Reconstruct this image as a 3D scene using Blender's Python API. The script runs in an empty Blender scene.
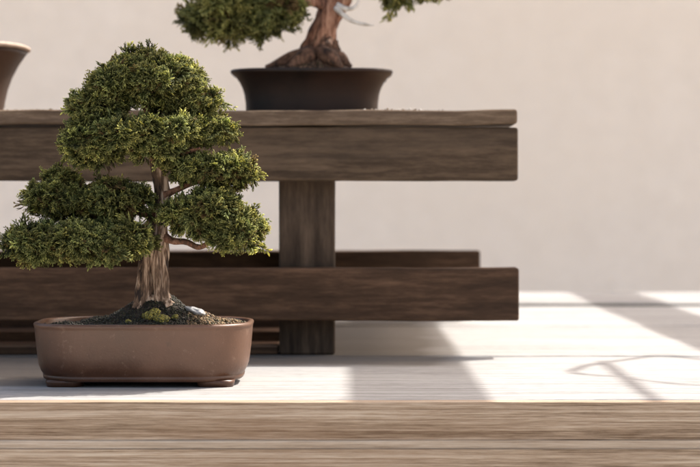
import bpy, bmesh, math, random
import numpy as np
from mathutils import Vector, noise
random.seed(7); RNG = np.random.default_rng(11)
S = bpy.context.scene
COL = S.collection

# ------------------------------------------------------------------ camera
H = 0.2126                    # camera height above the bench top (bench top is z = 0)
F = 1900.0                    # focal length in pixels of a 700 px wide picture
HY = 200.0                    # picture row of the horizon
cam_d = bpy.data.cameras.new('camera'); cam = bpy.data.objects.new('camera', cam_d); COL.objects.link(cam)
cam.location = (0, 0, H); cam.rotation_euler = (math.radians(90), 0, 0)
cam_d.sensor_width = 36; cam_d.sensor_fit = 'HORIZONTAL'; cam_d.lens = 36 * F / 700
cam_d.shift_y = -(233.5 - HY) / 700
cam_d.clip_start = 0.05; cam_d.clip_end = 500
cam_d.dof.use_dof = True; cam_d.dof.focus_distance = 2.13; cam_d.dof.aperture_fstop = 6.8
S.camera = cam
# ------------------------------------------------------------------ world, sun, exposure
SX, SY = 0.66, 0.38           # how far a shadow runs to the left / to the front per metre of height
el = math.atan2(1, math.hypot(SX, SY)); az = math.atan2(SX, SY)
w = bpy.data.worlds.new('World'); S.world = w; w.use_nodes = True
nt = w.node_tree; bg = nt.nodes['Background']
sky = nt.nodes.new('ShaderNodeTexSky'); sky.sky_type = 'NISHITA'; sky.sun_disc = False
sky.sun_elevation = el; sky.sun_rotation = az; sky.air_density = 1.0; sky.dust_density = 6.0; sky.ozone_density = 0.2
wb = nt.nodes.new('ShaderNodeMix'); wb.data_type = 'RGBA'; wb.blend_type = 'MULTIPLY'; wb.inputs[0].default_value = 1.0
wb.inputs[7].default_value = (1.045, 1.0, 0.94, 1)      # warm white balance of the whole sky
nt.links.new(sky.outputs[0], wb.inputs[6]); nt.links.new(wb.outputs[2], bg.inputs[0]); bg.inputs[1].default_value = 0.14
sd = bpy.data.lights.new('sun', 'SUN'); sun = bpy.data.objects.new('sun', sd); COL.objects.link(sun)
sd.energy = 3.0; sd.angle = math.radians(0.5); sd.color = (1.0, 0.95, 0.88)
sun.location = (4, 3, 6)
sun.rotation_euler = Vector((-SX, -SY, -1)).to_track_quat('-Z', 'Y').to_euler()
S.view_settings.view_transform = 'Standard'; S.view_settings.look = 'None'
S.view_settings.exposure = 1.42; S.view_settings.gamma = 1; S.view_settings.use_curve_mapping = False

# ------------------------------------------------------------------ helpers
def wl(o):
    v = Vector((0, 0, 0))
    while o is not None:
        v += o.location; o = o.parent
    return v
def thing(name, label, cat, loc, group=None):
    o = bpy.data.objects.new(name, None); o.location = loc; COL.objects.link(o)
    o['label'] = label; o['category'] = cat
    if group: o['group'] = group
    return o
def obj(name, verts, faces, mat, parent=None, smooth=False, loc=(0, 0, 0), label=None, topmat=None):
    """one mesh object from world-space vertices"""
    me = bpy.data.meshes.new(name)
    off = wl(parent) if parent else Vector(loc)
    vs = [(v[0] - off.x, v[1] - off.y, v[2] - off.z) for v in verts]
    me.from_pydata(vs, [], faces); me.update()
    bm = bmesh.new(); bm.from_mesh(me); bmesh.ops.recalc_face_normals(bm, faces=bm.faces); bm.to_mesh(me); bm.free()
    if smooth: me.polygons.foreach_set('use_smooth', [True] * len(me.polygons))
    if mat: me.materials.append(mat)
    if topmat:
        me.materials.append(topmat)
        for q in me.polygons:
            if q.normal.z > .6: q.material_index = 1
    o = bpy.data.objects.new(name, me); COL.objects.link(o)
    if parent: o.parent = parent
    else: o.location = loc
    if label: o['label'] = label
    return o
def tri_obj(name, V, T, col, mat, parent):
    """big triangle mesh from numpy arrays with a colour per vertex"""
    off = np.array(wl(parent)); V = (V - off).astype(np.float32)
    me = bpy.data.meshes.new(name)
    me.vertices.add(len(V)); me.vertices.foreach_set('co', V.ravel())
    me.loops.add(T.size); me.loops.foreach_set('vertex_index', T.ravel().astype(np.int32))
    me.polygons.add(len(T)); me.polygons.foreach_set('loop_start', np.arange(0, T.size, 3, dtype=np.int32))
    me.polygons.foreach_set('loop_total', np.full(len(T), 3, dtype=np.int32))
    me.update(calc_edges=True)
    a = me.color_attributes.new('tint', 'FLOAT_COLOR', 'POINT')
    a.data.foreach_set('color', np.c_[col, np.ones(len(col))].astype(np.float32).ravel())
    me.polygons.foreach_set('use_smooth', np.ones(len(T), dtype=bool))
    me.materials.append(mat)
    o = bpy.data.objects.new(name, me); COL.objects.link(o); o.parent = parent
    return o
def P(px, py, d):             # picture pixel (700 px wide) at depth d -> point
    return Vector(((px - 350) * d / F, d, H - (py - HY) * d / F))
def G(px, py):                # picture pixel -> point on the bench top
    d = H * F / (py - HY); return Vector(((px - 350) * d / F, d, 0))

def beam(x0, x1, y0, y1, z0, z1, axis='x', r=0.003, wob=0.0008, step=0.03, seed=0.0, freq=6.0, rend=None):
    """a rounded timber along an axis, slightly uneven; returns verts, faces"""
    if axis == 'x': a0, a1, u0, u1, v0, v1 = x0, x1, y0, y1, z0, z1
    elif axis == 'y': a0, a1, u0, u1, v0, v1 = y0, y1, x0, x1, z0, z1
    else: a0, a1, u0, u1, v0, v1 = z0, z1, x0, x1, y0, y1
    sec = []
    for cu, cv, s in ((u1 - r, v1 - r, 0), (u0 + r, v1 - r, 1), (u0 + r, v0 + r, 2), (u1 - r, v0 + r, 3)):
        for k in range(4):
            t = math.pi / 2 * (s + k / 3); sec.append((cu + r * math.cos(t), cv + r * math.sin(t)))
    # extra points on long sides so that the wobble shows
    full = []
    for i, p in enumerate(sec):
        q = sec[(i + 1) % len(sec)]; full.append(p)
        d = math.hypot(q[0] - p[0], q[1] - p[1]); n = min(6, int(d / 0.02))
        for k in range(1, n + 1): full.append((p[0] + (q[0] - p[0]) * k / (n + 1), p[1] + (q[1] - p[1]) * k / (n + 1)))
    n = max(2, int((a1 - a0) / step)); rr0 = r; r = rend or r; A = [a0, a0 + r * .3, a0 + r] + [a0 + (a1 - a0) * k / n for k in range(1, n)] + [a1 - r, a1 - r * .3, a1]
    A = sorted(A); mu, mv = (u0 + u1) / 2, (v0 + v1) / 2
    vs, fs = [], []; m = len(full)
    for i, a in enumerate(A):
        e = 0 if 1 < i < len(A) - 2 else (r if i in (0, len(A) - 1) else r * .35)
        hu, hv = (u1 - u0) / 2, (v1 - v0) / 2
        for (u, v) in full:
            uu = mu + (u - mu) * (1 - e / hu); vv = mv + (v - mv) * (1 - e / hv)
            nn = noise.noise_vector(Vector((a * freq, uu * 14 + seed * 7.3, vv * 14 + seed * 3.1)))
            n2 = noise.noise_vector(Vector((a * 30, uu * 50 + seed, vv * 50)))
            du, dv = (nn.x + .35 * n2.x) * wob, (nn.y + .35 * n2.y) * wob
            vs.append({'x': (a, uu + du, vv + dv), 'y': (uu + du, a, vv + dv), 'z': (uu + du, vv + dv, a)}[axis])
    for i in range(len(A) - 1):
        for j in range(m):
            k = (j + 1) % m; fs.append((i * m + j, i * m + k, (i + 1) * m + k, (i + 1) * m + j))
    fs.append(tuple(range(m - 1, -1, -1))); fs.append(tuple((len(A) - 1) * m + j for j in range(m)))
    return vs, fs
def tube(pts, rads, n=14, flute=0.0, nf=5, rough=0.0, seed=0.0, twist=0.0, cap=True, sub=6, flatten=1.0):
    """a limb swept through points (Catmull-Rom), radius per point, fluted and rough like bark"""
    pts = [Vector(p) for p in pts]; P0 = [pts[0] * 2 - pts[1]] + pts + [pts[-1] * 2 - pts[-2]]
    C, R = [], []
    for i in range(len(pts) - 1):
        a, b, c, d = P0[i:i + 4]
        for k in range(sub):
            t = k / sub
            C.append(.5 * ((2 * b) + (c - a) * t + (2 * a - 5 * b + 4 * c - d) * t * t + (3 * b - a - 3 * c + d) * t ** 3))
            R.append(rads[i] + (rads[i + 1] - rads[i]) * (t * t * (3 - 2 * t)))
    C.append(pts[-1]); R.append(rads[-1])
    vs, fs = [], []; up = Vector((0, 1, 0.01))
    L = 0
    for i, c in enumerate(C):
        tan = (C[min(i + 1, len(C) - 1)] - C[max(i - 1, 0)]).normalized()
        if i: L += (C[i] - C[i - 1]).length
        e1 = tan.cross(up)
        if e1.length < 1e-3: e1 = tan.cross(Vector((1, 0, 0)))
        e1.normalize(); e2 = tan.cross(e1).normalized()
        for j in range(n):
            t = 2 * math.pi * j / n
            f = 1 + flute * math.cos(nf * (t + twist * L) + seed) + flute * .5 * math.cos((nf + 2) * t - twist * L * 1.7 + seed * 2)
            dvec = e1 * math.cos(t) + e2 * math.sin(t) * flatten
            p = c + dvec * R[i] * f
            if rough: p += dvec * R[i] * rough * (noise.noise(Vector((dvec.x * 3 + seed, dvec.y * 3 + dvec.z, L * 26))) + .7 * noise.noise(Vector((dvec.x * 9, dvec.y * 9 + seed, L * 38))))
            vs.append(tuple(p))
    m = len(C)
    for i in range(m - 1):
        for j in range(n):
            k = (j + 1) % n; fs.append((i * n + j, i * n + k, (i + 1) * n + k, (i + 1) * n + j))
    if cap:
        fs.append(tuple(range(n - 1, -1, -1))); fs.append(tuple((m - 1) * n + j for j in range(n)))
    return vs, fs
def join(*parts):
    V, Fc = [], []
    for v, f in parts:
        o = len(V); V += list(v); Fc += [tuple(i + o for i in q) for q in f]
    return V, Fc
def plan(cx, cy, a, b, n_exp=4.0, seg=96):
    out = []
    for k in range(seg):
        t = 2 * math.pi * k / seg; c, s = math.cos(t), math.sin(t)
        out.append((cx + a * math.copysign(abs(c) ** (2 / n_exp), c), cy + b * math.copysign(abs(s) ** (2 / n_exp), s)))
    return out
def rrect(cx, cy, a, b, r, seg=12, side=8):
    """rounded rectangle outline, same point count for any size"""
    r = min(r, a, b); out = []
    cs = [(a - r, b - r, 0), (-(a - r), b - r, 1), (-(a - r), -(b - r), 2), (a - r, -(b - r), 3)]
    arcs = [[(cx + x + r * math.cos(math.pi / 2 * (s + k / seg)), cy + y + r * math.sin(math.pi / 2 * (s + k / seg))) for k in range(seg + 1)] for x, y, s in cs]
    for i in range(4):
        out += arcs[i]; p, q = arcs[i][-1], arcs[(i + 1) % 4][0]
        for k in range(1, side): out.append((p[0] + (q[0] - p[0]) * k / side, p[1] + (q[1] - p[1]) * k / side))
    return out
def loft(rings, close_first=True, close_last=True):
    vs, fs = [], []; m = len(rings[0][0])
    for pl, z in rings:
        vs += [(x, y, z) for x, y in pl]
    for i in range(len(rings) - 1):
        for j in range(m):
            k = (j + 1) % m; fs.append((i * m + j, i * m + k, (i + 1) * m + k, (i + 1) * m + j))
    if close_first: fs.append(tuple(range(m - 1, -1, -1)))
    if close_last: fs.append(tuple((len(rings) - 1) * m + j for j in range(m)))
    return vs, fs

# ------------------------------------------------------------------ materials
def mat(name):
    m = bpy.data.materials.new(name); m.use_nodes = True; t = m.node_tree
    return m, t, t.nodes['Principled BSDF']
def N(t, kind, **kw):
    n = t.nodes.new(kind)
    for k, v in kw.items():
        if k.startswith('i_'): n.inputs[k[2:].replace('_', ' ')].default_value = v
        else: setattr(n, k, v)
    return n
def ramp(t, fac, stops):
    r = N(t, 'ShaderNodeValToRGB'); e = r.color_ramp.elements
    while len(e) < len(stops): e.new(0.5)
    for q, (p, c) in zip(e, stops):
        q.position = p; q.color = (c[0], c[1], c[2], 1) if not isinstance(c, (int, float)) else (c, c, c, 1)
    t.links.new(fac, r.inputs[0]); return r.outputs[0]
def mixc(t, fac, a, b, mode='MIX'):
    m = N(t, 'ShaderNodeMix', data_type='RGBA', blend_type=mode)
    for s, v in ((0, fac), (6, a), (7, b)):
        if hasattr(v, 'links'): t.links.new(v, m.inputs[s])
        else: m.inputs[s].default_value = v if s == 0 else (v[0], v[1], v[2], 1)
    return m.outputs[2]
def wood(name, dark, mid, light, axis='x', fine=260.0, rough=0.75, bump=0.35, streak=(0.1, .1, .1), streak_amt=0.5, stretch=1.0, patch=0.5, blot=None, warp=.018, con=.14, knots=0.0, painted_shade=False, fib=.34, fs_=.13):
    m, t, p = mat(name)
    tc = N(t, 'ShaderNodeTexCoord'); info = N(t, 'ShaderNodeObjectInfo')
    add = N(t, 'ShaderNodeVectorMath', operation='ADD'); mul = N(t, 'ShaderNodeVectorMath', operation='MULTIPLY')
    cmb = N(t, 'ShaderNodeCombineXYZ'); r9 = N(t, 'ShaderNodeMath', operation='MULTIPLY'); r9.inputs[1].default_value = 37.0
    t.links.new(info.outputs['Random'], r9.inputs[0])
    for i in range(3): t.links.new(r9.outputs[0], cmb.inputs[i])
    t.links.new(tc.outputs['Object'], add.inputs[0]); t.links.new(cmb.outputs[0], add.inputs[1])
    sc = [1, 1, 1]; sc['xyz'.index(axis)] = 0.022 * stretch
    t.links.new(add.outputs[0], mul.inputs[0]); mul.inputs[1].default_value = sc
    # slow warp so that the grain is not ruler straight
    wn = N(t, 'ShaderNodeTexNoise', i_Scale=3.0, i_Detail=2.0); t.links.new(add.outputs[0], wn.inputs['Vector'])
    ws = N(t, 'ShaderNodeVectorMath', operation='SCALE'); ws.inputs['Scale'].default_value = warp; t.links.new(wn.outputs['Color'], ws.inputs[0])
    wa = N(t, 'ShaderNodeVectorMath', operation='ADD'); t.links.new(mul.outputs[0], wa.inputs[0]); t.links.new(ws.outputs[0], wa.inputs[1])
    n1 = N(t, 'ShaderNodeTexNoise', i_Scale=fine, i_Detail=6.0, i_Roughness=.65); t.links.new(wa.outputs[0], n1.inputs['Vector'])
    n2 = N(t, 'ShaderNodeTexNoise', i_Scale=fine * .22, i_Detail=4.0, i_Roughness=.6); t.links.new(wa.outputs[0], n2.inputs['Vector'])
    n3 = N(t, 'ShaderNodeTexNoise', i_Scale=5.0, i_Detail=5.0, i_Roughness=.62)
    m3 = N(t, 'ShaderNodeVectorMath', operation='MULTIPLY'); s3 = [1, 1, 1.6]; s3['xyz'.index(axis)] = .35; m3.inputs[1].default_value = s3
    t.links.new(add.outputs[0], m3.inputs[0]); t.links.new(m3.outputs[0], n3.inputs['Vector'])
    g = mixc(t, .45, n1.outputs['Fac'], n2.outputs['Fac'])
    g = mixc(t, patch * .5, g, n3.outputs['Fac'])
    m4 = N(t, 'ShaderNodeVectorMath', operation='MULTIPLY'); s4 = [1, 1, 1]; s4['xyz'.index(axis)] = fs_; m4.inputs[1].default_value = s4
    n4 = N(t, 'ShaderNodeTexNoise', i_Scale=fine * 1.6, i_Detail=5.0, i_Roughness=.75); t.links.new(add.outputs[0], m4.inputs[0]); t.links.new(m4.outputs[0], n4.inputs['Vector'])
    g = mixc(t, fib, g, n4.outputs['Fac'])      # short fibres and pores that break the long grain
    c = ramp(t, g, [(.5 - con, dark), (.5, mid), (.5 + con, light)])
    st = ramp(t, n2.outputs['Fac'], [(.56, 0.0), (.66, 1.0)])
    sm = N(t, 'ShaderNodeMath', operation='MULTIPLY'); t.links.new(st, sm.inputs[0]); sm.inputs[1].default_value = streak_amt
    c = mixc(t, sm.outputs[0], c, streak)
    if blot:
        b = ramp(t, n3.outputs['Fac'], [(.5, 0.0), (.68, 1.0)])
        bm_ = N(t, 'ShaderNodeMath', operation='MULTIPLY'); t.links.new(b, bm_.inputs[0]); bm_.inputs[1].default_value = blot[3]
        c = mixc(t, bm_.outputs[0], c, blot[:3])
    if knots:      # small dark knots, drawn out along the grain
        kv = N(t, 'ShaderNodeTexVoronoi', i_Scale=7.0, i_Randomness=1.0); km = N(t, 'ShaderNodeVectorMath', operation='MULTIPLY')
        k3 = [1, 1, 1]; k3['xyz'.index(axis)] = .45; km.inputs[1].default_value = k3
        t.links.new(add.outputs[0], km.inputs[0]); t.links.new(km.outputs[0], kv.inputs['Vector'])
        kf = ramp(t, kv.outputs['Distance'], [(.03, knots), (.12, 0.0)]); c = mixc(t, kf, c, tuple(q * .35 for q in dark))
    if painted_shade:      # shade under the stand and left of the pot, painted brown into the wood
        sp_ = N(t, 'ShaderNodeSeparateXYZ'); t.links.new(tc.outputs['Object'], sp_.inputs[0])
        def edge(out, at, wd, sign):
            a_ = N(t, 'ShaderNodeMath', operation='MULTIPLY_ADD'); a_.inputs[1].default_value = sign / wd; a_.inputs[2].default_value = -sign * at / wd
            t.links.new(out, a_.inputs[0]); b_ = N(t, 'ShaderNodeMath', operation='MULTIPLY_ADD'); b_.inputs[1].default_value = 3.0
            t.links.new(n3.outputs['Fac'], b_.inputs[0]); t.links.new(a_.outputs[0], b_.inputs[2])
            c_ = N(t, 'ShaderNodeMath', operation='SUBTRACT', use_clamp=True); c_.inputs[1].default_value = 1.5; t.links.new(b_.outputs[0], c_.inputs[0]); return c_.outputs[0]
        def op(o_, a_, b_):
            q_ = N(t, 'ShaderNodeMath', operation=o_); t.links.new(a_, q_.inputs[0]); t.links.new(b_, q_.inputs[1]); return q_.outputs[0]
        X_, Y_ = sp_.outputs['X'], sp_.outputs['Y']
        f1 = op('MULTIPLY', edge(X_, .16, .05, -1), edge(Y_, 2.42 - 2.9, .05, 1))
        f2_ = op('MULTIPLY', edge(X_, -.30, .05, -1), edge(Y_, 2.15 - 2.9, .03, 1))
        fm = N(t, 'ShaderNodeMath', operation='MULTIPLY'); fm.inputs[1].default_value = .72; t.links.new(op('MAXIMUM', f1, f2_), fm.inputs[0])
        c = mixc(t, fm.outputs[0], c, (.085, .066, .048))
    t.links.new(c, p.inputs['Base Color']); p.inputs['Roughness'].default_value = rough
    p.inputs['Specular IOR Level'].default_value = 0.25
    bp = N(t, 'ShaderNodeBump', i_Strength=bump, i_Distance=0.0015); t.links.new(g, bp.inputs['Height']); t.links.new(bp.outputs[0], p.inputs['Normal'])
    return m
def speckle(name, a, b, scale=60, rough=.8, bump=.2, dist=.002, detail=6, c3=None, scale3=5):
    m, t, p = mat(name); tc = N(t, 'ShaderNodeTexCoord')
    n = N(t, 'ShaderNodeTexNoise', i_Scale=scale, i_Detail=detail, i_Roughness=.65); t.links.new(tc.outputs['Object'], n.inputs['Vector'])
    c = ramp(t, n.outputs['Fac'], [(.35, a), (.65, b)])
    if c3:
        n3 = N(t, 'ShaderNodeTexNoise', i_Scale=scale3, i_Detail=4); t.links.new(tc.outputs['Object'], n3.inputs['Vector'])
        f = ramp(t, n3.outputs['Fac'], [(.42, 0.0), (.66, 1.0)]); c = mixc(t, f, c, c3)
    t.links.new(c, p.inputs['Base Color']); p.inputs['Roughness'].default_value = rough
    p.inputs['Specular IOR Level'].default_value = .3
    bp = N(t, 'ShaderNodeBump', i_Strength=bump, i_Distance=dist); t.links.new(n.outputs['Fac'], bp.inputs['Height']); t.links.new(bp.outputs[0], p.inputs['Normal'])
    return m
def leafmat(name, gain=1.0, transl=0.3):
    m, t, p = mat(name); at = N(t, 'ShaderNodeAttribute', attribute_name='tint')
    t.links.new(at.outputs['Color'], p.inputs['Base Color']); p.inputs['Roughness'].default_value = .6
    p.inputs['Specular IOR Level'].default_value = .35
    tr = N(t, 'ShaderNodeBsdfTranslucent'); tc = mixc(t, 1.0, at.outputs['Color'], (1.5, 1.45, .7), 'MULTIPLY'); t.links.new(tc, tr.inputs['Color'])
    mx = N(t, 'ShaderNodeMixShader'); mx.inputs[0].default_value = transl
    t.links.new(p.outputs[0], mx.inputs[1]); t.links.new(tr.outputs[0], mx.inputs[2])
    t.links.new(mx.outputs[0], t.nodes['Material Output'].inputs['Surface'])
    return m
def bark(name, dark, mid, light, scale=90, zs=.16):
    m, t, p = mat(name); tc = N(t, 'ShaderNodeTexCoord')
    mp = N(t, 'ShaderNodeVectorMath', operation='MULTIPLY'); mp.inputs[1].default_value = (1, 1, zs); t.links.new(tc.outputs['Object'], mp.inputs[0])
    n = N(t, 'ShaderNodeTexNoise', i_Scale=scale * 3, i_Detail=5, i_Roughness=.65); t.links.new(mp.outputs[0], n.inputs['Vector'])
    n2 = N(t, 'ShaderNodeTexNoise', i_Scale=scale, i_Detail=4, i_Roughness=.6); t.links.new(mp.outputs[0], n2.inputs['Vector'])
    g = mixc(t, .5, n.outputs['Fac'], n2.outputs['Fac'])
    t.links.new(ramp(t, g, [(.42, dark), (.5, mid), (.58, light)]), p.inputs['Base Color']); p.inputs['Roughness'].default_value = .85
    bp = N(t, 'ShaderNodeBump', i_Strength=.9, i_Distance=.002); t.links.new(g, bp.inputs['Height']); t.links.new(bp.outputs[0], p.inputs['Normal'])
    return m

M_TOP = wood('bleached_bench_wood', (.14, .135, .13), (.31, .305, .30), (.39, .385, .38), fine=230, con=.11, bump=.6, streak=(.12, .105, .09), streak_amt=.75, patch=.35, warp=.006)
M_EDGE = wood('weathered_edge_wood', (.13, .085, .052), (.32, .24, .168), (.50, .42, .33), fine=430, bump=1.0, streak=(.48, .40, .31), streak_amt=.75, patch=.4, blot=(.16, .085, .042, .5), stretch=.45, warp=.003, con=.085, knots=.5, fib=.25, fs_=.04)
M_SHELF = wood('grey_brown_shelf_wood', (.020, .012, .006), (.062, .039, .022), (.145, .097, .060), fine=70, con=.10, knots=.8, bump=.7, streak=(.05, .034, .022), streak_amt=.5, patch=.8, stretch=2.0)
M_SLAB = wood('worn_slab_wood', (.04, .024, .014), (.12, .08, .05), (.26, .185, .125), fine=110, con=.10, bump=.5, streak=(.09, .06, .04), streak_amt=.5, patch=1.0)
M_LOW = wood('brown_lower_wood', (.018, .009, .004), (.072, .038, .020), (.19, .105, .060), fine=70, con=.12, knots=.5, bump=.7, streak=(.055, .03, .018), streak_amt=.5, patch=.9, stretch=2.0)
M_POSTW = wood('post_wood', (.020, .012, .007), (.066, .043, .027), (.13, .088, .058), axis='z', fine=65, con=.10, bump=.7, streak=(.055, .038, .026), streak_amt=.5, stretch=2.0)
M_LEDGE = wood('pale_strip_wood', (.20, .145, .10), (.36, .29, .22), (.52, .45, .38), fine=430, warp=.003, con=.11, stretch=.45, fib=.25, fs_=.04)
M_TOPS = wood('bleached_bench_wood_painted_shade', (.14, .135, .13), (.31, .305, .30), (.39, .385, .38), fine=230, con=.11, bump=.6, streak=(.13, .12, .11), streak_amt=.5, patch=.35, warp=.006, painted_shade=True)  # bench planks with the painted shade around stand and pot
M_RAIL = wood('gap_shade_rail', (.008, .009, .005), (.018, .018, .011), (.035, .033, .022), fine=120)  # near-black green: the darkness of the gap is painted into this rail
M_PERG = wood('pergola_wood', (.16, .12, .085), (.26, .205, .15), (.34, .28, .21), axis='y', fine=90)
M_SLAT = wood('red_brown_slat', (.16, .09, .055), (.28, .165, .105), (.36, .23, .15), fine=120)

# ================================================================== THE PLACE
# ground
gm, gt, gp = mat('pale_gravel'); tc = N(gt, 'ShaderNodeTexCoord')
v = N(gt, 'ShaderNodeTexVoronoi', i_Scale=55.0); gt.links.new(tc.outputs['Object'], v.inputs['Vector'])
n = N(gt, 'ShaderNodeTexNoise', i_Scale=.8, i_Detail=6.0); gt.links.new(tc.outputs['Object'], n.inputs['Vector'])
gc = mixc(gt, .35, ramp(gt, v.outputs['Color'], [(.2, (.40, .37, .33)), (.8, (.62, .58, .53))]), ramp(gt, n.outputs['Fac'], [(.3, (.42, .38, .33)), (.7, (.6, .56, .5))]))
gt.links.new(gc, gp.inputs['Base Color']); gp.inputs['Roughness'].default_value = .9
bp = N(gt, 'ShaderNodeBump', i_Strength=.6, i_Distance=.01); gt.links.new(v.outputs['Distance'], bp.inputs['Height']); gt.links.new(bp.outputs[0], gp.inputs['Normal'])
o = obj('gravel_ground', [(-60, -60, -.76), (60, -60, -.76), (60, 60, -.76), (-60, 60, -.76)], [(0, 1, 2, 3)], gm); o['kind'] = 'structure'
# wall
M_WALL = speckle('warm_plaster', (.735, .675, .61), (.80, .74, .675), scale=9, rough=.95, bump=.5, dist=.006, c3=(.77, .70, .62), scale3=.6)
vs, fs = beam(-9, 9, 7.6, 7.82, -.76, 2.3, 'x', r=.01, wob=.003, step=.4)
wallt = thing('courtyard_wall', 'plain warm beige plaster wall closing the view behind the benches', 'wall', (0, 7.7, -.76))
obj('wall_face', vs, fs, M_WALL, wallt)
vs, fs = beam(-9.05, 9.05, 7.55, 7.87, 2.302, 2.36, 'x', r=.012, wob=.002, step=.5)
obj('coping', vs, fs, M_WALL, wallt)

# ---------------------------------------------------------- front bench
bench = thing('display_bench', 'broad weathered bench of bleached planks under the bonsai in front', 'bench', (0, 2.9, -.76))
seams = [2.0235, 2.292, 2.592, 2.905, 3.22, 3.522, 3.822]
for i in range(len(seams) - 1):
    x_off = 0
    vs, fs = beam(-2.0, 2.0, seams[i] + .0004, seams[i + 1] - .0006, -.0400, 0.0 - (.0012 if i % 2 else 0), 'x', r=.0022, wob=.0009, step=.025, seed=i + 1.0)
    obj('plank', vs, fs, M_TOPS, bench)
vs, fs = beam(-2.0, 2.0, 2.0, 2.0225, -.04008, -.0003, 'x', r=.0004, wob=.0006, step=.012, seed=3, freq=9)
obj('edge_board', vs, fs, M_EDGE, bench)
vs, fs = beam(-2.0, 2.0, 1.9985, 2.0225, -.0491, -.0401, 'x', r=.0004, wob=.0002, step=.015, seed=20, freq=8)
obj('pale_strip', vs, fs, M_LEDGE, bench)
vs, fs = beam(-2.0, 2.0, 1.997, 2.03, -.125, -.0492, 'x', r=.0004, wob=.0004, step=.015, seed=21, freq=8)
obj('apron_rail', vs, fs, M_EDGE, bench)
for y in (2.06, 3.72):
    for x in (-1.8, 0, 1.8):
        vs, fs = beam(x - .045, x + .045, y, y + .09, -.76, -.0412, 'z', r=.004, wob=.001, step=.1, seed=x + y)
        obj('leg', vs, fs, M_EDGE, bench)
for x in (-1.8, 0, 1.8):
    vs, fs = beam(x + .047, x + .09, 2.035, 3.80, -.13, -.0412, 'y', r=.004, wob=.001, step=.1, seed=x)
    obj('bearer', vs, fs, M_EDGE, bench)
# ---------------------------------------------------------- rear bench, a thin strip beyond the gap
rb = thing('rear_bench', 'narrow sunlit bench strip beyond the dark gap, along the wall', 'bench', (0, 4.13, -.76))
for a, b, s_ in ((3.888, 4.13, 31), (4.132, 4.335, 32)):
    vs, fs = beam(-2.2, 2.2, a, b, -.04, 0.002, 'x', r=.003, wob=.0012, step=.05, seed=s_)
    obj('plank', vs, fs, M_TOP, rb)
vs, fs = beam(-2.2, 2.2, 3.854, 3.884, -.12, -.0005, 'x', r=.003, wob=.0012, step=.05, seed=33)
obj('apron_rail', vs, fs, M_RAIL, rb)
for x in (-1.9, 0, 1.9):
    vs, fs = beam(x - .04, x + .04, 3.95, 4.3, -.76, -.0415, 'z', r=.004, wob=.001, step=.1, seed=x)
    obj('leg', vs, fs, M_EDGE, rb)

# ---------------------------------------------------------- raised shelf stand
ZS = .334
st = thing('shelf_stand', 'raised two-rail wooden shelf stand with thick dark planks on the bench', 'shelf stand', (-.5, 2.95, 0))
XR = .2255; XL = -1.25
vs, fs = beam(XL, XR, 2.559, 3.39, .3135, ZS, 'x', r=.0032, wob=.0020, step=.012, seed=41, freq=11)
obj('shelf_board', vs, fs, M_SLAB, st)
vs, fs = beam(XL, XR + .0015, 2.566, 2.6045, .2380, .3112, 'x', r=.0025, wob=.0016, step=.02, seed=42)
obj('front_plank', vs, fs, M_SHELF, st)
vs, fs = beam(XL, XR - .006, 3.33, 3.362, .262, .3112, 'x', r=.003, wob=.0009, step=.04, seed=43)
obj('rear_plank', vs, fs, M_SHELF, st)
vs, fs = beam(XL, .2285, 2.566, 2.6045, .0495, .1208, 'x', r=.0025, wob=.0018, step=.02, seed=44)
obj('lower_front_plank', vs, fs, M_LOW, st, label='reddish brown lower front plank')
vs, fs = beam(XL, .2285, 3.33, 3.362, .0495, .1240, 'x', r=.003, wob=.0012, step=.02, seed=45)
obj('lower_rear_plank', vs, fs, M_LOW, st)
for xc in (-.0590, -1.0):
    vs, fs = beam(xc - .0385, xc + .0385, 2.606, 2.66, 0.0003, .3118, 'z', r=.003, wob=.0007, step=.02, seed=46 + xc)
    obj('post', vs, fs, M_POSTW, st)
    vs, fs = beam(xc - .050, xc + .020, 3.27, 3.3285, 0.0003, .3118, 'z', r=.003, wob=.0007, step=.02, seed=49 + xc)
    obj('post', vs, fs, M_POSTW, st)
    vs, fs = beam(xc - .030, xc + .012, 2.662, 3.268, .25, .3118, 'y', r=.003, wob=.0008, step=.05, seed=51 + xc)
    obj('cross_bearer', vs, fs, M_POSTW, st)
# two low battens beneath the stand, to the left of the post
for nm, lb, y0, y1, z1, sd_ in (
    ('low_batten', 'thin wooden batten lying lowest and nearest under the stand, left of its post', 2.612, 2.705, .0115, 61),
    ('low_batten', 'middle wooden batten under the stand, thicker than the nearest one', 2.708, 2.78, .0258, 62),
    ('low_batten', 'tallest dark batten under the stand, behind the two lower ones', 2.783, 2.82, .047, 63)):
    bt = thing(nm, lb, 'batten', (-.6, y0, 0), 'wooden battens under the shelf stand')
    vs, fs = beam(-1.2, -.099, y0, y1, .0003, z1, 'x', r=.002, wob=.0006, step=.03, seed=sd_); obj('batten_board', vs, fs, M_LOW, bt, topmat=M_SLAT)  # lighter wood on the top faces paints them as lit

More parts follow.
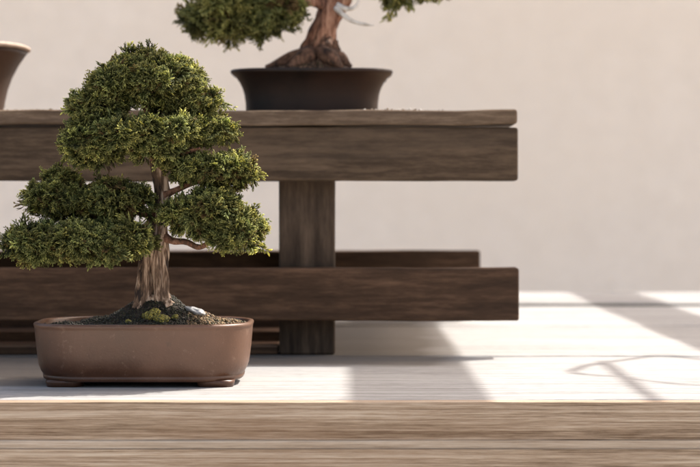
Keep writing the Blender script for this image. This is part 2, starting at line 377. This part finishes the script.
# ---------------------------------------------------------- pergola overhead (out of the frame; its slats throw the bands of shade)
ZP = 1.6
pg = thing('pergola', 'open wooden pergola of wide slats standing over the benches', 'pergola', (0, 4, -.76))
for k in range(-6, 7):
    x0 = .010 + .497 * k + SX * ZP - (.11 if k == -1 else 0)
    vs, fs = beam(x0, x0 + .142, 1.3, 7.1, ZP, ZP + .02, 'y', r=.002, wob=.0008, step=.2, seed=k)
    obj('slat', vs, fs, M_PERG, pg)
for y in (1.35, 6.9):
    vs, fs = beam(-2.4, 4.5, y, y + .07, ZP - .122, ZP - .002, 'x', r=.004, wob=.001, step=.2, seed=y)
    obj('beam', vs, fs, M_PERG, pg)
    for x in (-2.2, 4.2):
        vs, fs = beam(x, x + .09, y - .01, y + .08, -.76, ZP - .124, 'z', r=.004, wob=.001, step=.2, seed=x)
        obj('post', vs, fs, M_PERG, pg)
# unseen stem added under the slats, shaped to cast curled shadows on the bench
M_SHADOW_STEM = bark('shadow_stem_bark', (.08, .055, .035), (.16, .11, .075), (.24, .18, .12))
def up(px, py, z=ZP - .012):
    g = G(px, py); return g + Vector((SX * z, SY * z, z))
vn = thing('shadow_stem', 'unseen stem added beneath the pergola slats to cast curled shadows', 'shadow caster', up(619, 372))
a = tube([up(712, 359), up(664, 355), up(632, 358), up(611, 361), up(590, 364), up(573, 369.5), up(581, 373), up(600, 374.5), up(625, 377), up(648, 380.6), up(684, 384.6), up(720, 386)], [.006, .006, .0065, .007, .007, .0068, .006, .0055, .004, .004, .0045, .005], n=8, rough=.2)
b = tube([up(600, 360), up(610, 365), up(619, 372), up(632, 383), up(648, 395), up(658, 404), up(668, 425)], [.006, .008, .008, .008, .0075, .007, .006], n=8, rough=.2)
obj('stem', *join(a, b), M_SHADOW_STEM, vn, smooth=True)

# ================================================================== FOLIAGE
def frond_templates(kinds=8, nb=5, ang=45, r0=.055, jag=.25):
    out = []
    for k in range(kinds):
        V, T, tip = [], [], []
        def spike(p, d, L, r):
            p = np.array(p, float); d = np.array(d, float); d /= np.linalg.norm(d)
            a = np.cross(d, [0, 0, 1.0]); a /= np.linalg.norm(a); b = np.cross(d, a)
            o = len(V); mid = p + d * L * .55
            V.append(p)
            for q in range(3):
                t = 2 * math.pi * q / 3 + random.random(); V.append(mid + (a * math.cos(t) * 1.3 + b * math.sin(t) * .75) * r)
            V.append(p + d * L)
            base = p[0]
            tip.extend([base * .6, (base + L * .5) * .8, (base + L * .5) * .8, (base + L * .5) * .8, min(1, base + L)])
            for q in range(3):
                T.append((o, o + 1 + (q + 1) % 3, o + 1 + q)); T.append((o + 4, o + 1 + q, o + 1 + (q + 1) % 3))
        spike((0, 0, 0), (1, 0, random.uniform(-.1, .1)), 1.0, r0 * 1.1)
        for i in range(nb):
            t = .15 + .7 * i / (nb - 1) * random.uniform(.9, 1.1)
            for s in (-1, 1):
                if random.random() < .08: continue
                an = math.radians(ang + random.uniform(-14, 14)); L = (.62 - .42 * t) * random.uniform(1 - jag, 1 + jag)
                d = (math.cos(an), s * math.sin(an), random.uniform(-.28, .28)); spike((t, 0, 0), d, L, r0)
                if L > .35:
                    q = np.array((t, 0, 0)) + np.array(d) * L * .5
                    spike(q, (d[0] * 1.6, d[1] * .25, d[2]), L * .5, r0 * .85)
        out.append((np.array(V), np.array(T), np.array(tip)))
    return out
TPL = frond_templates()
def unit(v): return v / (np.linalg.norm(v, axis=-1, keepdims=True) + 1e-9)
def foliage(name, parent, lumps, matl, spacing=.0100, per=12, L=.0094, dark=(.008, .010, .003), lite=(.085, .102, .024), tipc=(.56, .56, .21), brown=.03, under=.25, clump_r=.0065, fill=.35):
    """lumps: list of (centre, (rx, ry, rz)). Clumps of fronds over the lumps' surfaces, plus inner fronds."""
    Cc, Dc = [], []
    for ci, (c, r) in enumerate(lumps):
        c = np.array(c); r = np.array(r)
        area = 4 * math.pi * (((r[0] * r[1]) ** 1.6 + (r[0] * r[2]) ** 1.6 + (r[1] * r[2]) ** 1.6) / 3) ** (1 / 1.6)
        n = int(area / spacing ** 2 * 1.15)
        d = unit(RNG.normal(size=(n * 2, 3)))
        keep = (d[:, 2] > -under) | (RNG.random(len(d)) < .35); d = d[keep][:n]
        # surface undulation
        amp = np.array([1 + .10 * noise.noise(Vector((q[0] * 2.6 + ci * 5, q[1] * 2.6, q[2] * 3.5))) + 0.06 * noise.noise(Vector((q[0] * 7, q[1] * 7 + ci, q[2] * 7))) for q in d])
        p = c + d * r * amp[:, None]
        nrm = unit(d / r)
        ok = np.ones(len(p), bool)
        for cj, (c2, r2) in enumerate(lumps):
            if cj == ci: continue
            ok &= (((p - np.array(c2)) / (np.array(r2) * .86)) ** 2).sum(1) > 1
        Cc.append(p[ok]); Dc.append(nrm[ok])
    Cc = np.vstack(Cc); Dc = np.vstack(Dc); nC = len(Cc)
    csz = RNG.uniform(.5, 1.35, nC); cbr = np.clip(RNG.normal(1, .22, nC), .5, 1.6); cyl = RNG.random(nC)
    cbrown = RNG.random(nC) < brown
    idx = np.repeat(np.arange(nC), per); n = len(idx)
    Dm = unit(Dc[idx] + np.array([0, 0, .25]))
    d = unit(Dm * .75 + unit(RNG.normal(size=(n, 3))) * .95)
    flip = (d * Dm).sum(1) < -.1; d[flip] *= -1
    pos = Cc[idx] + d * (clump_r * csz[idx] * RNG.uniform(.15, 1.0, n))[:, None] - Dc[idx] * (.004 * RNG.random(n))[:, None]
    # inner fill
    nf = int(n * fill); fi = RNG.integers(0, nC, nf)
    fp = Cc[fi] - Dc[fi] * RNG.uniform(.004, .014, nf)[:, None] + RNG.normal(size=(nf, 3)) * .004
    fd = unit(Dc[fi] * .5 + RNG.normal(size=(nf, 3)) * .7)
    pos = np.vstack([pos, fp]); d = np.vstack([d, fd]); cid = np.r_[idx, fi]; inner = np.r_[np.zeros(n), np.ones(nf)]; n = len(pos)
    nn = unit(np.array([0, 0, .7]) + RNG.normal(size=(n, 3)) * .75 + Dc[cid] * .4)
    b = unit(np.cross(nn, d)); nn = np.cross(d, b)
    Ls = L * RNG.uniform(.5, 1.3, n) * (.75 + .35 * csz[cid]) * np.where(RNG.random(n) < .03, 1.7, 1.0)
    fb = np.clip(RNG.normal(1, .18, n), .5, 1.5) * cbr[cid]
    kind = RNG.integers(0, len(TPL), n)
    Vs, Ts, Cs = [], [], []; o = 0
    dark, lite, tipc = map(np.array, (dark, lite, tipc)); brn = np.array((.16, .075, .035))
    for k, (tv, tt, tp) in enumerate(TPL):
        s = np.where(kind == k)[0]
        if not len(s): continue
        V = pos[s][:, None, :] + Ls[s][:, None, None] * (tv[None, :, 0:1] * d[s][:, None, :] + tv[None, :, 1:2] * b[s][:, None, :] + (tv[None, :, 2:3] - .18 * tv[None, :, 0:1] ** 2) * nn[s][:, None, :])
        T = tt[None] + (np.arange(len(s)) * len(tv))[:, None, None] + o
        tpp = tp[None, :, None]
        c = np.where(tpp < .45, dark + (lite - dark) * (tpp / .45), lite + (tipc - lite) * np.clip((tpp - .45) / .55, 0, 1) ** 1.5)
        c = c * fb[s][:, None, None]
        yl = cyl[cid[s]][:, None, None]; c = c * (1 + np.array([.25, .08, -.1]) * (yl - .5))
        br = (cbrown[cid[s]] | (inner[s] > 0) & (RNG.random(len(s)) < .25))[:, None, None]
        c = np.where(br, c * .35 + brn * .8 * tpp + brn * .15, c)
        Vs.append(V.reshape(-1, 3)); Ts.append(T.reshape(-1, 3)); Cs.append(np.broadcast_to(c, V.shape).reshape(-1, 3)); o += len(s) * len(tv)
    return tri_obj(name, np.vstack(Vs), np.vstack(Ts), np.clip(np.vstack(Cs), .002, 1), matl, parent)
def pad(boxes, rs=(.0105, .0225), dens=1.0, flat=.55, under=.10):
    """break each pad up into many small flattened tufts that sit on its upper and outer surface"""
    out = []
    for c, rr in boxes:
        rr = np.array(rr); area = rr[0] * rr[2] * 3.2 + rr[0] * rr[1] * 3.2 + rr[1] * rr[2] * 3.2
        n = max(5, int(area / (.021 ** 2) * dens)); k = 0; got = []
        while len(got) < n and k < n * 30:
            k += 1
            d = unit(RNG.normal(size=3))
            if d[2] < -under and RNG.random() > .12: continue
            q = RNG.uniform(*rs); rv = np.array((q * RNG.uniform(1, 1.35), q * RNG.uniform(.9, 1.2), q * flat * RNG.uniform(.8, 1.25)))
            p = np.array(c) + d * np.maximum(rr - rv * RNG.uniform(.55, 1.0), .002)
            if any(((p - g0) / (g1 + rv)) @ ((p - g0) / (g1 + rv)) < .40 for g0, g1 in got): continue
            got.append((p, rv))
        out += got; out.append((np.array(c), np.maximum(rr * .55, .006)))
    return out
def lump(x0, x1, y0, y1, d, ry, shrink=.0120):
    """picture box -> ellipsoid at depth d"""
    a = P(x0, y0, d); b = P(x1, y1, d)
    return ((a + b) / 2, (max(.013, (b.x - a.x) / 2 - shrink), ry * .85, max(.010, (a.z - b.z) / 2 - shrink)))

M_LEAF = leafmat('cypress_foliage', transl=.48)
M_BARK = bark('pale_peeling_bark', (.020, .011, .007), (.15, .09, .054), (.54, .40, .29), scale=75, zs=.10)
M_BARK2 = bark('dark_branch_bark', (.07, .035, .02), (.19, .09, .05), (.30, .16, .10), scale=90, zs=.6)
M_SOIL = speckle('dark_wet_soil', (.016, .012, .008), (.055, .042, .028), scale=130, rough=.9, bump=1.0, dist=.004)
M_MOSSD = speckle('dark_moss', (.015, .018, .007), (.05, .055, .02), scale=300, rough=.9, bump=1, dist=.003)
def grains(name, parent, pts, r0, r1, matl, cols=None):
    ico_v = []; 
    bm = bmesh.new(); bmesh.ops.create_icosphere(bm, subdivisions=1, radius=1); bm.verts.ensure_lookup_table()
    iv = np.array([v.co[:] for v in bm.verts]); it = np.array([[v.index for v in f.verts] for f in bm.faces]); bm.free()
    n = len(pts); pts = np.array(pts); r = RNG.uniform(r0, r1, n)
    V = pts[:, None, :] + iv[None] * r[:, None, None] * RNG.uniform(.7, 1.2, (n, 1, 3)) * RNG.uniform(.8, 1.15, (n, len(iv), 1))
    T = it[None] + (np.arange(n) * len(iv))[:, None, None]
    cols = np.array(cols); c = cols[RNG.integers(0, len(cols), n)] * RNG.uniform(.7, 1.25, (n, 1))
    return tri_obj(name, V.reshape(-1, 3), T.reshape(-1, 3), np.repeat(c, len(iv), 0), matl, parent)
M_GRAIN = leafmat('soil_grains', transl=.0)
def mound(cx, cy, a, b, z0, fn, exp=4, rings=26, seg=72):
    vs, fs = [], []
    for i in range(rings + 1):
        f = i / rings
        for k, (x, y) in enumerate(plan(cx, cy, a * f + 1e-5, b * f + 1e-5, exp, seg)):
            vs.append((x, y, fn(x, y, f)))
    for i in range(rings):
        for j in range(seg):
            k = (j + 1) % seg; fs.append((i * seg + j, i * seg + k, (i + 1) * seg + k, (i + 1) * seg + j))
    return vs, fs

# ================================================================== FRONT BONSAI
PX, PY = (145 - 350) * 2.22 / F, 2.22
fb = thing('bonsai_tree', 'sharp foreground cypress bonsai with tiered green pads in a plain brown oval pot', 'bonsai tree', (PX, PY, 0))
mp_, pt_, pp_ = mat('brown_stoneware'); tc = N(pt_, 'ShaderNodeTexCoord')
n1 = N(pt_, 'ShaderNodeTexNoise', i_Scale=9.0, i_Detail=6.0, i_Roughness=.6); pt_.links.new(tc.outputs['Object'], n1.inputs['Vector'])
n2 = N(pt_, 'ShaderNodeTexNoise', i_Scale=420.0, i_Detail=3.0); pt_.links.new(tc.outputs['Object'], n2.inputs['Vector'])
c = ramp(pt_, n1.outputs['Fac'], [(.3, (.034, .013, .005)), (.5, (.066, .026, .0115)), (.72, (.120, .054, .029))])
sp = ramp(pt_, n2.outputs['Fac'], [(.66, 0.0), (.74, 1.0)])
spm = N(pt_, 'ShaderNodeMath', operation='MULTIPLY'); spm.inputs[1].default_value = .35; pt_.links.new(sp, spm.inputs[0])
c = mixc(pt_, spm.outputs[0], c, (.22, .14, .10))
n5 = N(pt_, 'ShaderNodeTexNoise', i_Scale=55.0, i_Detail=7.0, i_Roughness=.7); pt_.links.new(tc.outputs['Object'], n5.inputs['Vector'])
s5 = ramp(pt_, n5.outputs['Fac'], [(.60, 0.0), (.68, .45)]); c = mixc(pt_, s5, c, (.20, .13, .09))
s6 = ramp(pt_, n5.outputs['Fac'], [(.30, .5), (.40, 0.0)]); c = mixc(pt_, s6, c, (.028, .014, .008))
# water mark: pale lime film with a drifting lower edge below the rim
sx = N(pt_, 'ShaderNodeSeparateXYZ'); pt_.links.new(tc.outputs['Object'], sx.inputs[0])
zz = N(pt_, 'ShaderNodeMath', operation='MULTIPLY_ADD'); zz.inputs[1].default_value = 14.0; pt_.links.new(sx.outputs['Z'], zz.inputs[0]); pt_.links.new(n1.outputs['Fac'], zz.inputs[2])
sf = ramp(pt_, zz.outputs[0], [(.72, 0.0), (1.0, .16)])
c = mixc(pt_, sf, c, (.30, .19, .13))
pt_.links.new(c, pp_.inputs['Base Color']); rr = ramp(pt_, n1.outputs['Fac'], [(.3, .30), (.7, .46)]); pt_.links.new(rr, pp_.inputs['Roughness'])
pp_.inputs['Specular IOR Level'].default_value = .45
bp = N(pt_, 'ShaderNodeBump', i_Strength=.15, i_Distance=.0006); pt_.links.new(n2.outputs['Fac'], bp.inputs['Height'])
bp2 = N(pt_, 'ShaderNodeBump', i_Strength=.3, i_Distance=.003); pt_.links.new(n1.outputs['Fac'], bp2.inputs['Height']); pt_.links.new(bp.outputs[0], bp2.inputs['Normal']); pt_.links.new(bp2.outputs[0], pp_.inputs['Normal'])
ZR = .0720; A0, B0 = .1262, .083
def pr(off, z, extra=0): return (rrect(PX, PY, A0 - off, B0 - off, .062 - off * .5), z)
prof = [(.060, .0075), (.0165, .0060), (.0125, .0064), (.0108, .0078), (.0102, .0112), (.0109, .0120), (.0103, .0130), (.0080, .0165), (.0056, .0230), (.0042, .0330), (.0028, .0450), (.0018, .0570), (.0012, .0645), (.0010, .0665), (.0002, .0680), (.0000, .0700), (.0010, .0715), (.0030, .0722), (.0052, .0718), (.0064, .0705), (.0068, .0660), (.0075, .0560), (.0600, .0550)]
pot = obj('pot', *loft([pr(o_, z_) for o_, z_ in prof]), mp_, fb, smooth=True)
for sx_, sy_ in ((-1, -1), (1, -1), (-1, 1), (1, 1)):
    cx, cy = PX + sx_ * .086, PY + sy_ * .047
    f = loft([(rrect(cx, cy, .0205, .0170, .012), .0003), (rrect(cx, cy, .0215, .0180, .013), .0050), (rrect(cx, cy, .0215, .0180, .013), .0075)])
    obj('foot', *f, mp_, pot, smooth=True)
TX = (155 - 350) * 2.2 / F; TY = 2.215
def soilz(x, y, f=0):
    dx, dy = (x - TX) / .075, (y - TY) / .055
    h = .0648 + .022 * math.exp(-(dx * dx * 1.1 + dy * dy)) + .017 * math.exp(-((x - TX) / .034) ** 2 - ((y - TY) / .036) ** 2)
    h += .004 * noise.noise(Vector((x * 45, y * 45, 1))) + .0022 * noise.noise(Vector((x * 130, y * 130, 4)))
    if f > .9: h -= (f - .9) * .03
    return h
soil = obj('soil', *mound(PX, PY, A0 - .0062, B0 - .0062, .06, soilz, exp=3.4), M_SOIL, fb, smooth=True)
# dark moss mat over the mound, made of tiny tufts
def inpot(x, y, k=.9): return (abs((x - PX) / (A0 - .006)) ** 3.2 + abs((y - PY) / (B0 - .006)) ** 3.2) < k
pts = []
while len(pts) < 9000:
    x = PX + random.uniform(-1, 1) * A0; y = PY + random.uniform(-1, 1) * B0
    if not inpot(x, y): continue
    tan_area = x > PX + .055 and noise.noise(Vector((x * 30, y * 30, 2))) < .35
    if tan_area: continue
    pts.append((x, y, soilz(x, y) + random.uniform(-.0012, .0010)))
g = grains('dark_moss', soil, pts, .0006, .0019, M_GRAIN, [(.010, .010, .005), (.018, .018, .007), (.022, .014, .008), (.03, .028, .010)]); g['kind'] = 'stuff'
pts = []
while len(pts) < 2600:
    x = PX + random.uniform(.42, 1) * A0; y = PY + random.uniform(-1, 1) * B0
    if not inpot(x, y, .95): continue
    pts.append((x, y, soilz(x, y) + random.uniform(-.0006, .0014)))
g = grains('gritty_soil', soil, pts, .0008, .0021, M_GRAIN, [(.15, .09, .038), (.09, .055, .025), (.05, .03, .016), (.22, .14, .065), (.05, .045, .015)]); g['kind'] = 'stuff'
# yellow-green moss cushions at the front of the trunk
for cx_px, rr_, cnt in ((150, .0066, 420), (155, .0055, 330), (161, .0070, 420), (166, .0036, 160), (146, .0035, 140), (175, .0028, 110), (128, .0026, 90)):
    q = P(cx_px, 321, 2.158 + (cx_px % 4) * .005); pts = []
    for _ in range(cnt):
        v_ = Vector((random.gauss(0, 1), random.gauss(0, 1), random.gauss(0, 1))).normalized()
        rad = rr_ * (1 + .25 * noise.noise(v_ * 2.5 + Vector((cx_px, 0, 0))))
        pts.append((q.x + v_.x * rad, q.y + v_.y * rad * .8, soilz(q.x, q.y) + .001 + v_.z * rad * .75))
    grains('moss_cushion', soil, pts, .0007, .0016, M_GRAIN, [(.20, .165, .03), (.12, .11, .022), (.30, .25, .055), (.06, .06, .018)])
# pale stone lying on the mound
q = P(196, 312, 2.20)
bm = bmesh.new(); bmesh.ops.create_icosphere(bm, subdivisions=4, radius=1)
for v_ in bm.verts:
    n_ = 1 + .22 * noise.noise(v_.co * 1.6) + .06 * noise.noise(v_.co * 6)
    x_, y_, z_ = v_.co.x * .0125 * n_, v_.co.y * .009 * n_, v_.co.z * .0042 * n_
    v_.co = Vector((x_ + q.x, y_ + q.y, z_ - x_ * .28 + soilz(q.x, q.y) + .0035))
me_v = [tuple(v_.co) for v_ in bm.verts]; me_f = [tuple(v_.index for v_ in f.verts) for f in bm.faces]; bm.free()
M_STONE = speckle('smooth_grey_stone', (.25, .25, .25), (.42, .41, .40), scale=160, rough=.22, bump=.15, dist=.001)
obj('stone', me_v, me_f, M_STONE, soil, smooth=True)

# trunk: two flutes that merge
def T(px, py, d=2.21): return P(px, py, d)
tr1 = tube([T(140, 311, 2.20), T(143.5, 299, 2.203), T(145, 285, 2.206), T(147, 268, 2.208), T(150, 250, 2.21), T(155, 232, 2.212), T(160, 214, 2.214), T(162, 198, 2.214), T(160, 180, 2.215), T(157, 160, 2.215), T(150, 138, 2.215), T(146, 115, 2.215)],
           [.0110, .0092, .0086, .0084, .0100, .0105, .0095, .0088, .0082, .0072, .0055, .004], n=56, flute=.17, nf=4, rough=.34, seed=1.3, twist=22, sub=12)
tr2 = tube([T(167, 309, 2.198), T(163, 300, 2.2), T(160.5, 286, 2.203), T(158.5, 268, 2.205), T(158, 250, 2.207), T(159.5, 232, 2.210), T(161, 216, 2.212), T(162, 202, 2.213)],
           [.0112, .0092, .0084, .0092, .0090, .0085, .0075, .006], n=52, flute=.18, nf=4, rough=.36, seed=4.1, twist=-18, sub=12)
roots = [tube([T(150, 300, 2.203), T(x1, 307, d1), T(x2, 318, d2)], [.008, .005, .002], n=12, rough=.2, seed=x1) for x1, x2, d1, d2 in ((138, 128, 2.20, 2.195), (170, 180, 2.20, 2.195))]
trunk = obj('trunk', *join(tr1, tr2, *roots), M_BARK, fb, smooth=True)
def branch(pts, rads, seed): obj('branch', *tube(pts, rads, n=14, flute=.06, rough=.18, seed=seed), M_BARK2, trunk, smooth=True)
branch([T(160, 234), T(172, 241, 2.2), T(186, 242, 2.195), T(200, 247, 2.19), T(218, 238, 2.18), T(238, 236, 2.17)], [.006, .0042, .0036, .0032, .0026, .0015], 1)
branch([T(162, 196), T(176, 190), T(196, 182, 2.2), T(226, 176, 2.19)], [.005, .0036, .003, .0015], 2)
branch([T(160, 212), T(146, 214), T(118, 206, 2.2), T(80, 204, 2.19), T(50, 206, 2.18)], [.006, .0045, .0038, .003, .0015], 3)
branch([T(154, 244), T(138, 252, 2.18), T(108, 252, 2.16), T(70, 250, 2.15), T(34, 248, 2.14)], [.006, .0045, .0038, .003, .0015], 4)
branch([T(157, 162), T(146, 152, 2.215), T(128, 148, 2.215), T(98, 144, 2.21), T(74, 142, 2.20)], [.005, .0035, .003, .0026, .0012], 5)
branch([T(158, 168), T(170, 154), T(184, 152, 2.19), T(200, 148, 2.18)], [.005, .0035, .003, .0015], 6)
branch([T(150, 138), T(170, 124), T(196, 118), T(214, 120)], [.004, .003, .0022, .0012], 7)
branch([T(150, 140), T(124, 122), T(96, 114), T(80, 112)], [.004, .003, .0022, .0012], 8)
branch([T(146, 116), T(145, 96), T(148, 76), T(146, 62)], [.0042, .003, .0022, .001], 9)

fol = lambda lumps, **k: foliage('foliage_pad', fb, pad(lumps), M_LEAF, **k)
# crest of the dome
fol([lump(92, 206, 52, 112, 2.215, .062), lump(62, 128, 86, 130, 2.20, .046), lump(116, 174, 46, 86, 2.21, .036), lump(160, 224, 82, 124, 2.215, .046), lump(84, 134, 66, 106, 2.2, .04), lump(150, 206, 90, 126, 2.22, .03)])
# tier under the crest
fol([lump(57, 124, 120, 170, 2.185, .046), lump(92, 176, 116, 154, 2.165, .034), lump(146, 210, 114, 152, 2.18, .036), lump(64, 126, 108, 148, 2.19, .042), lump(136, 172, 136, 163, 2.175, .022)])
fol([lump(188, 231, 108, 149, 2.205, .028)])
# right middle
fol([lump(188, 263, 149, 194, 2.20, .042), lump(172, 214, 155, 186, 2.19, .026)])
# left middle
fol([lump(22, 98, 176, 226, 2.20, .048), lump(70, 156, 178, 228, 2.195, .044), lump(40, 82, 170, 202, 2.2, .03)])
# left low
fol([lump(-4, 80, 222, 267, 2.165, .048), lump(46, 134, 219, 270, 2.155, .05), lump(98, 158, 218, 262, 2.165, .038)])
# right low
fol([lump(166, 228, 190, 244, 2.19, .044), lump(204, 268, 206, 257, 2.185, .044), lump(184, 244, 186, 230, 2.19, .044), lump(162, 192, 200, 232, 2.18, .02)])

# ================================================================== BACK BONSAI ON THE SHELF
QX, QY = (312 - 350) * 2.755 / F, 2.755
bb = thing('bonsai_tree', 'blurred juniper bonsai in a dark flared shallow pot up on the shelf', 'bonsai tree', (QX, QY, ZS))
M_DARKPOT = speckle('dark_unglazed_clay', (.009, .006, .005), (.018, .012, .009), scale=40, rough=.5, bump=.2, dist=.001, c3=(.030, .015, .010), scale3=9)
def pr2(off, z): return (rrect(QX, QY, .1165 - off, .079 - off, .05 - off * .4), ZS + z)
prof = [(.06, .0006), (.0235, .0006), (.0220, .0016), (.0215, .0060), (.0210, .0180), (.0195, .0300), (.0165, .0400), (.0120, .0490), (.0070, .0555), (.0030, .0585), (.0008, .0600), (.0000, .0620), (.0006, .0642), (.0025, .0650), (.0060, .0645), (.0085, .0600), (.0110, .0540), (.055, .053)]
obj('pot', *loft([pr2(o_, z_) for o_, z_ in prof]), M_DARKPOT, bb, smooth=True)
def soilz2(x, y, f=0):
    dx, dy = (x - (QX + .012)) / .062, (y - QY) / .055
    h = ZS + .058 + .030 * math.exp(-(dx * dx * (1.0 if dx < 0 else 2.2) + dy * dy)) + .004 * noise.noise(Vector((x * 50, y * 50, 9)))
    if f > .9: h -= (f - .9) * .06
    return h
s2 = obj('soil', *mound(QX, QY, .1078, .0702, 0, soilz2, exp=3.4), M_SOIL, bb, smooth=True)
pts = []
while len(pts) < 2500:
    x = QX + random.uniform(-1, 1) * .1; y = QY + random.uniform(-1, 1) * .064
    if abs((x - QX) / .1) ** 3.2 + abs((y - QY) / .064) ** 3.2 < .95: pts.append((x, y, soilz2(x, y)))
g = grains('mossy_crumbs', s2, pts, .0012, .0030, M_GRAIN, [(.05, .028, .015), (.10, .05, .028), (.06, .045, .02), (.15, .085, .05)]); g['kind'] = 'stuff'
M_RED = bark('red_juniper_bark', (.08, .034, .020), (.23, .105, .062), (.42, .24, .16), scale=70, zs=.15)
M_JIN = bark('bleached_deadwood', (.5, .46, .40), (.68, .64, .58), (.78, .75, .70), scale=60)
def U(px, py, d=2.755): return P(px, py, d)
tk = tube([U(318, 68), U(319, 52), U(322, 38), U(327, 22), U(333, 8), U(340, -8), U(334, -40), U(322, -75), U(330, -115), U(338, -150)], [.030, .0225, .0195, .0175, .0170, .0165, .013, .010, .007, .003], n=32, flute=.10, nf=5, rough=.18, seed=2.2, twist=12, sub=7)
rts = [tube([U(316, 52), U(x1, 58, d1), U(x2, 68, d2)], [.015, .012, .004], n=12, rough=.2, seed=x1) for x1, x2, d1, d2 in ((296, 266, 2.74, 2.73), (304, 286, 2.72, 2.70), (337, 351, 2.74, 2.74), (330, 342, 2.71, 2.70))]
tko = obj('trunk', *tk, M_RED, bb, smooth=True)
M_FLARE = bark('dark_damp_root_bark', (.025, .012, .007), (.085, .040, .022), (.17, .09, .055), scale=70, zs=.6)
obj('root_flare', *join(tube([U(317, 70), U(320, 56), U(324, 44), U(328, 36)], [.038, .029, .0235, .0165], n=32, flute=.14, nf=5, rough=.35, seed=3.3, twist=12, sub=7), *rts), M_FLARE, tko, smooth=True)
j = join(tube([U(336, 8, 2.74), U(343, 15, 2.73), U(352, 21, 2.725), U(362, 24, 2.72), U(374, 25.5, 2.715)], [.0045, .0036, .003, .0026, .001], n=10, rough=.2),
         tube([U(337, 4, 2.745), U(344, 8, 2.735), U(352, 9, 2.73), U(358, 4, 2.73), U(358, -3, 2.73)], [.004, .0036, .003, .0022, .001], n=10, rough=.2))
obj('deadwood', *j, M_JIN, tko, smooth=True)
def br2(pts, rads, sd_): obj('branch', *tube(pts, rads, n=12, flute=.06, rough=.15, seed=sd_), M_RED, tko, smooth=True)
br2([U(331, 10), U(312, 2, 2.74), U(288, 8, 2.72), U(255, 12, 2.7), U(215, 16, 2.69)], [.011, .007, .006, .005, .0025], 1)
br2([U(338, -12), U(358, -14), U(384, -8, 2.76), U(410, -6, 2.76)], [.009, .006, .005, .002], 2)
br2([U(328, -60), U(350, -70), U(385, -75)], [.007, .005, .002], 3)
br2([U(328, -80), U(300, -90), U(268, -92)], [.007, .005, .002], 4)
M_LEAF2 = leafmat('juniper_foliage', transl=.3)
f2 = lambda lumps, **k: foliage('foliage_pad', bb, pad(lumps, rs=(.016, .026)), M_LEAF2, spacing=.015, per=14, L=.015, clump_r=.009, lite=(.14, .15, .035), tipc=(.42, .41, .15), **k)
f2([lump(181, 226, 6, 38, 2.70, .032), lump(212, 256, 12, 44, 2.70, .036), lump(196, 262, -16, 22, 2.70, .045), lump(246, 304, -8, 26, 2.71, .04), lump(250, 286, 12, 34, 2.71, .028)])
f2([lump(374, 432, -32, 9, 2.76, .045), lump(395, 450, -38, 2, 2.76, .04)])
f2([lump(440, 530, -225, -160, 2.59, .10), lump(400, 480, -200, -150, 2.61, .08), lump(470, 545, -210, -160, 2.65, .07), lump(360, 440, -208, -150, 2.66, .08), lump(400, 500, -240, -190, 2.51, .05)])  # unseen pads added to shade the bench left of the front pot
br2([U(333, -95), U(390, -140, 2.70), U(450, -165, 2.64), U(490, -185, 2.61)], [.007, .006, .005, .002], 5)  # branch added to carry the unseen shading pads
f2([lump(346, 412, -110, -62, 2.755, .05)])
f2([lump(235, 310, -130, -76, 2.755, .055)])
f2([lump(285, 380, -185, -120, 2.755, .065)])

pts = []
for _ in range(260):
    x = random.choice((random.gauss(-.475, .05), random.gauss(-.475, .05), random.gauss(.075, .03))); pts.append((x, random.uniform(2.564, 2.66), ZS + random.uniform(.0002, .0016)))
gt_ = bpy.data.objects.new('glint_grit', None); COL.objects.link(gt_); gt_.location = (-.2, 2.6, ZS)
gt_['label'] = 'pale grit added for sun glints along the front of the raised shelf top'; gt_['category'] = 'grit'; gt_['kind'] = 'stuff'
g = grains('grit', gt_, pts, .0006, .0017, M_GRAIN, [(.5, .47, .42), (.35, .3, .25), (.6, .57, .52), (.2, .15, .1)]); g['kind'] = 'stuff'  # pale grains added in place of sun glints on the shelf edge
# ================================================================== LEFT POT ON THE SHELF
LX, LY = -.600, 2.755
lp = thing('flared_pot', 'tall flared brown pot with a pale rim at the left end of the view', 'pot', (LX, LY, ZS))
M_LPOT = speckle('ribbed_brown_clay', (.020, .010, .006), (.038, .020, .012), scale=18, rough=.45, bump=.3, dist=.002, c3=(.055, .028, .018), scale3=7)
M_RIM = speckle('painted_sunlit_rim', (.28, .21, .165), (.42, .33, .27), scale=60, rough=.6)  # sunlit rim lip: its brightness is painted into the pale colour
def pr3(off, z): return (plan(LX, LY, .1340 - off, .115 - off, 2.6, 96), ZS + z)
prof = [(.09, .0006), (.041, .0006), (.0395, .0020), (.0385, .0080), (.0365, .0220), (.0325, .0400), (.0265, .0570), (.0180, .0740), (.0090, .0880), (.0040, .0948)]
obj('pot_body', *loft([pr3(o_, z_) for o_, z_ in prof] + [pr3(.009, .0950), pr3(.022, .075), pr3(.10, .074)]), M_LPOT, lp, smooth=True)
obj('rim', *loft([pr3(o_, z_) for o_, z_ in [(.009, .0952), (.0040, .0952), (.0010, .0960), (.0000, .0985), (.0010, .1010), (.0040, .1022), (.0085, .1018), (.0110, .0995), (.0120, .0955), (.012, .0952)]], False, False), M_RIM, lp, smooth=True)
def soilz3(x, y, f=0): return ZS + .086 + .006 * noise.noise(Vector((x * 30, y * 30, 5))) + .008 * (1 - f)
obj('soil', *mound(LX, LY, .114, .096, 0, soilz3, exp=2.6), M_SOIL, lp, smooth=True)
